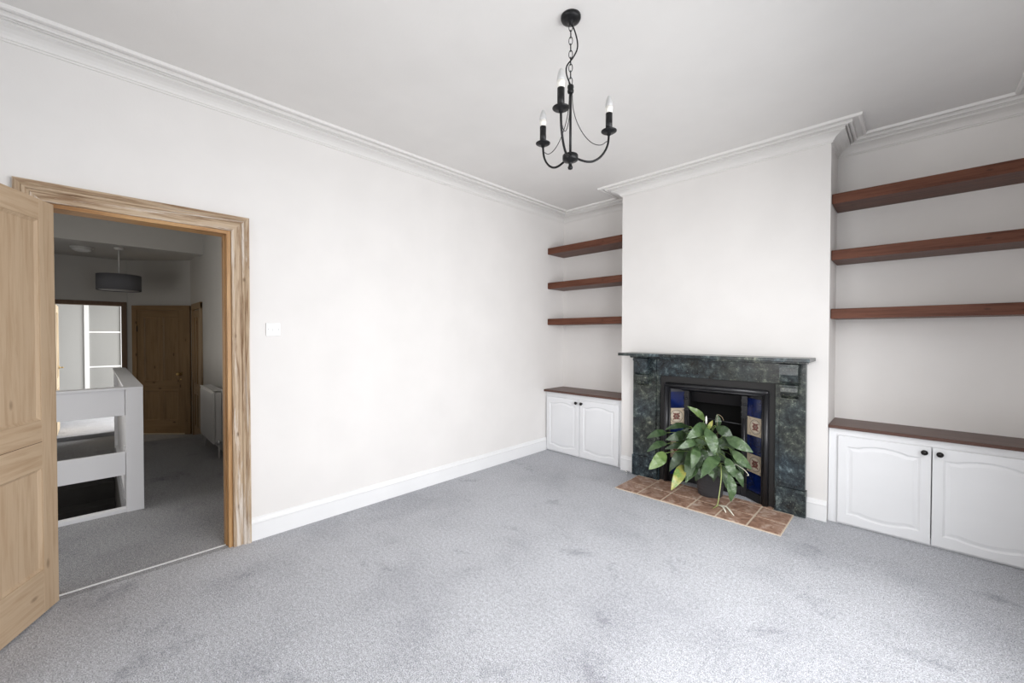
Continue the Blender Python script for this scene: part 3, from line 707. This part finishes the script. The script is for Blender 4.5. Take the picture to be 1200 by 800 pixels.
# ------------------------------------------------------------------ potted plant
PX, PY = 1.890, 3.630
pl = empty('potted_plant', (PX, PY, .0095)); tag(pl, 'leafy green peace lily in a dark grey pot on the hearth', 'plant')
pp_ = [(0, 0), (.088, 0), (.094, .006)]
for k in range(7): z = .02+.026*k; pp_ += [(.096+.0035*k, z), (.0975+.0035*k, z+.006), (.0965+.0035*k, z+.012)]
pp_ += [(.122, .205), (.128, .208), (.128, .225), (.122, .225), (.119, .205), (.0, .200)]
MB().lathe(pp_, seg=48).build('pot', M_pot, pl)
MB().lathe([(0, .196), (.117, .196), (.117, .207), (.05, .213), (0, .214)], seg=24).build('soil', M_soil, pl)
LEAVES = [
(1.811,3.704,.617,1.712,3.60,.733,.067,2),(1.71,3.605,.557,1.598,3.426,.546,.067,0),(1.734,3.488,.522,1.642,3.327,.484,.086,0),(1.599,3.426,.517,1.506,3.265,.485,.076,0),
(1.642,3.327,.448,1.576,3.122,.412,.073,0),(1.654,3.267,.384,1.61,3.083,.29,.111,2),(1.78,3.319,.295,1.78,3.107,.165,.097,3),(1.731,3.441,.4,1.686,3.296,.244,.085,0),
(1.816,3.384,.414,1.833,3.256,.199,.096,1),(1.881,3.351,.461,1.892,3.219,.33,.081,1),(1.865,3.401,.281,1.838,3.234,.204,.061,1),(1.893,3.505,.609,1.841,3.244,.548,.115,1),
(1.862,3.403,.516,1.786,3.216,.462,.075,1),(1.951,3.352,.616,2.03,3.286,.45,.106,1),(1.965,3.547,.607,2.084,3.535,.532,.096,0),(2.061,3.485,.544,2.24,3.463,.476,.099,1),
(2.117,3.441,.462,2.245,3.424,.357,.081,1),(2.08,3.404,.403,2.145,3.367,.288,.081,1),(2.111,3.362,.295,2.138,3.315,.12,.08,1),(2.037,3.362,.409,1.999,3.113,.309,.101,1),
(1.871,3.342,.522,1.964,3.335,.5,.046,1),(1.86,3.469,.42,1.919,3.454,.337,.084,0),(1.976,3.514,.517,2.052,3.517,.448,.082,0),(1.928,3.468,.593,1.949,3.49,.662,.036,3),
(1.94,3.648,.587,1.934,3.644,.69,.057,0),(1.947,3.411,.284,1.994,3.386,.234,.054,1),(1.812,3.522,.515,1.747,3.401,.411,.086,0),(1.977,3.513,.434,2.034,3.497,.352,.082,0),
(1.89,3.539,.369,1.868,3.447,.286,.077,0),(1.936,3.558,.459,1.919,3.454,.309,.084,0),(1.76,3.553,.427,1.629,3.341,.4,.072,0),(1.762,3.511,.305,1.741,3.419,.22,.079,0),
(1.986,3.608,.53,2.076,3.61,.434,.07,0)]
rl = random.Random(11)
for i in range(26):
    a = math.radians(rl.uniform(185, 355)); rr_ = rl.uniform(.10, .17); z_ = rl.uniform(.26, .55); ln_ = rl.uniform(.10, .16)
    cx_, cy_ = PX+rr_*math.cos(a)*1.25, PY-.02+rr_*math.sin(a)
    LEAVES.append((cx_-.02*math.cos(a), cy_-.02*math.sin(a), z_, cx_+.07*math.cos(a), cy_+.04*math.sin(a), z_-ln_, rl.uniform(.05, .085), rl.choice((0, 0, 1))))
OR = Vector((PX, PY, .0095)); view = Vector((.30, -.85, .42)).normalized()
def leaf(B, T, wdt, m, k):
    ax = T-B; ln = ax.length; t0 = ax.normalized(); side = t0.cross(view).normalized(); nor = side.cross(t0).normalized()
    if nor.dot(view) < 0: nor = -nor
    tw = random.uniform(-.35, .35)
    side = (side*math.cos(tw)+nor*math.sin(tw)).normalized(); nor = side.cross(t0).normalized()
    if nor.dot(view) < 0: nor = -nor
    mb = MB(); n = 14; mrows = []
    for i in range(n+1):
        t = i/n; wv = wdt*.5*(math.sin(math.pi*t**.93)**.85)*(1-.06*t)*.93 if 0 < t < 1 else .0008
        arch = ln*.16*math.sin(math.pi*t)
        c_ = B+ax*t+nor*arch-OR
        rip = .05*wdt*math.sin(t*22+k)
        row = []
        for s_ in (-1, -.6, 0, .6, 1):
            fold = abs(s_)*wv*.28-(s_*s_)*wv*.12
            row.append(mb.bm.verts.new(c_+side*(wv*s_)+nor*(fold+rip*abs(s_))))
        mrows.append(row)
    for A, B_ in zip(mrows, mrows[1:]):
        for j in range(4): mb.face([A[j], A[j+1], B_[j+1], B_[j]], True)
    o = mb.build('leaf', m, pl)
    sm = o.modifiers.new('thick', 'SOLIDIFY'); sm.thickness = .0012
    ss = o.modifiers.new('smooth', 'SUBSURF'); ss.levels = 1; ss.render_levels = 1
    return o
def bez(a, b_, c, n=8): return [a*(1-t)**2+b_*2*t*(1-t)+c*t*t for t in [i/n for i in range(n+1)]]
for k, (bx_, by_, bz_, tx, ty, tz, wdt, kd) in enumerate(LEAVES):
    B = Vector((bx_, by_, bz_)); T = Vector((tx, ty, tz)); e_ = (T-B)*.06; B = B-e_; T = T+e_
    o = leaf(B, T, wdt, M_leaf[kd], k)
    if k == 6: o['label'] = 'yellowing drooping leaf'
    root = Vector((random.uniform(-.05, .05), random.uniform(-.05, .05), .20)); end = B-OR
    midp = Vector((root.x*1.2+end.x*.3, root.y*1.2+end.y*.3, max(root.z, end.z)+.05))
    MB().tube(bez(root, midp, end+(T-B)*.04), .0028, 6).build('leaf_stem', M_stem, pl)
MB().lathe([(.0, 0), (.006, .012), (.009, .035), (.006, .060), (0, .075)], (1.885-PX, 3.539-PY, .605), 12).build('flower_bud', mat('white_flower_bud', (.85, .86, .80), .4), pl)
MB().tube(bez(Vector((.02, -.02, .2)), Vector((.0, -.06, .55)), Vector((1.885-PX, 3.539-PY, .61))), .0025, 6).build('leaf_stem', M_stem, pl)
MB().tube([Vector(q)-OR for q in ((1.96, 3.56, .25), (2.02, 3.46, .33), (2.045, 3.40, .33), (2.07, 3.322, .268), (2.078, 3.257, .171), (2.066, 3.252, .085), (2.02, 3.30, .03), (2.02, 3.40, .019), (2.03, 3.43, .018))], .0036, 8).build('trailing_stem', mat('pale_trailing_stem', (.36, .42, .16), .5), pl)
for q in (((2.02, 3.42, .019), (2.06, 3.405, .019), (2.085, 3.36, .0185), (2.104, 3.325, .015)), ((2.03, 3.425, .019), (2.08, 3.425, .020), (2.12, 3.37, .0185), (2.163, 3.31, .015))):
    MB().tube([Vector(a)-OR for a in q], [.004, .006, .007, .003], 8).build('root', M_root, pl)
MB().tube([Vector(q)-OR for q in ((1.95, 3.60, .3), (1.955, 3.60, .55), (1.95, 3.60, .69), (1.985, 3.60, .685), (2.0, 3.60, .655))], .0018, 6).build('dry_tendril', mat('dry_tendril', (.30, .24, .15), .7), pl)
MB().tube([Vector(q)-OR for q in ((1.98, 3.56, .25), (2.10, 3.45, .36), (2.19, 3.42, .345), (2.235, 3.40, .315), (2.225, 3.40, .305))], .0022, 6).build('dry_tendril', M_root, pl)
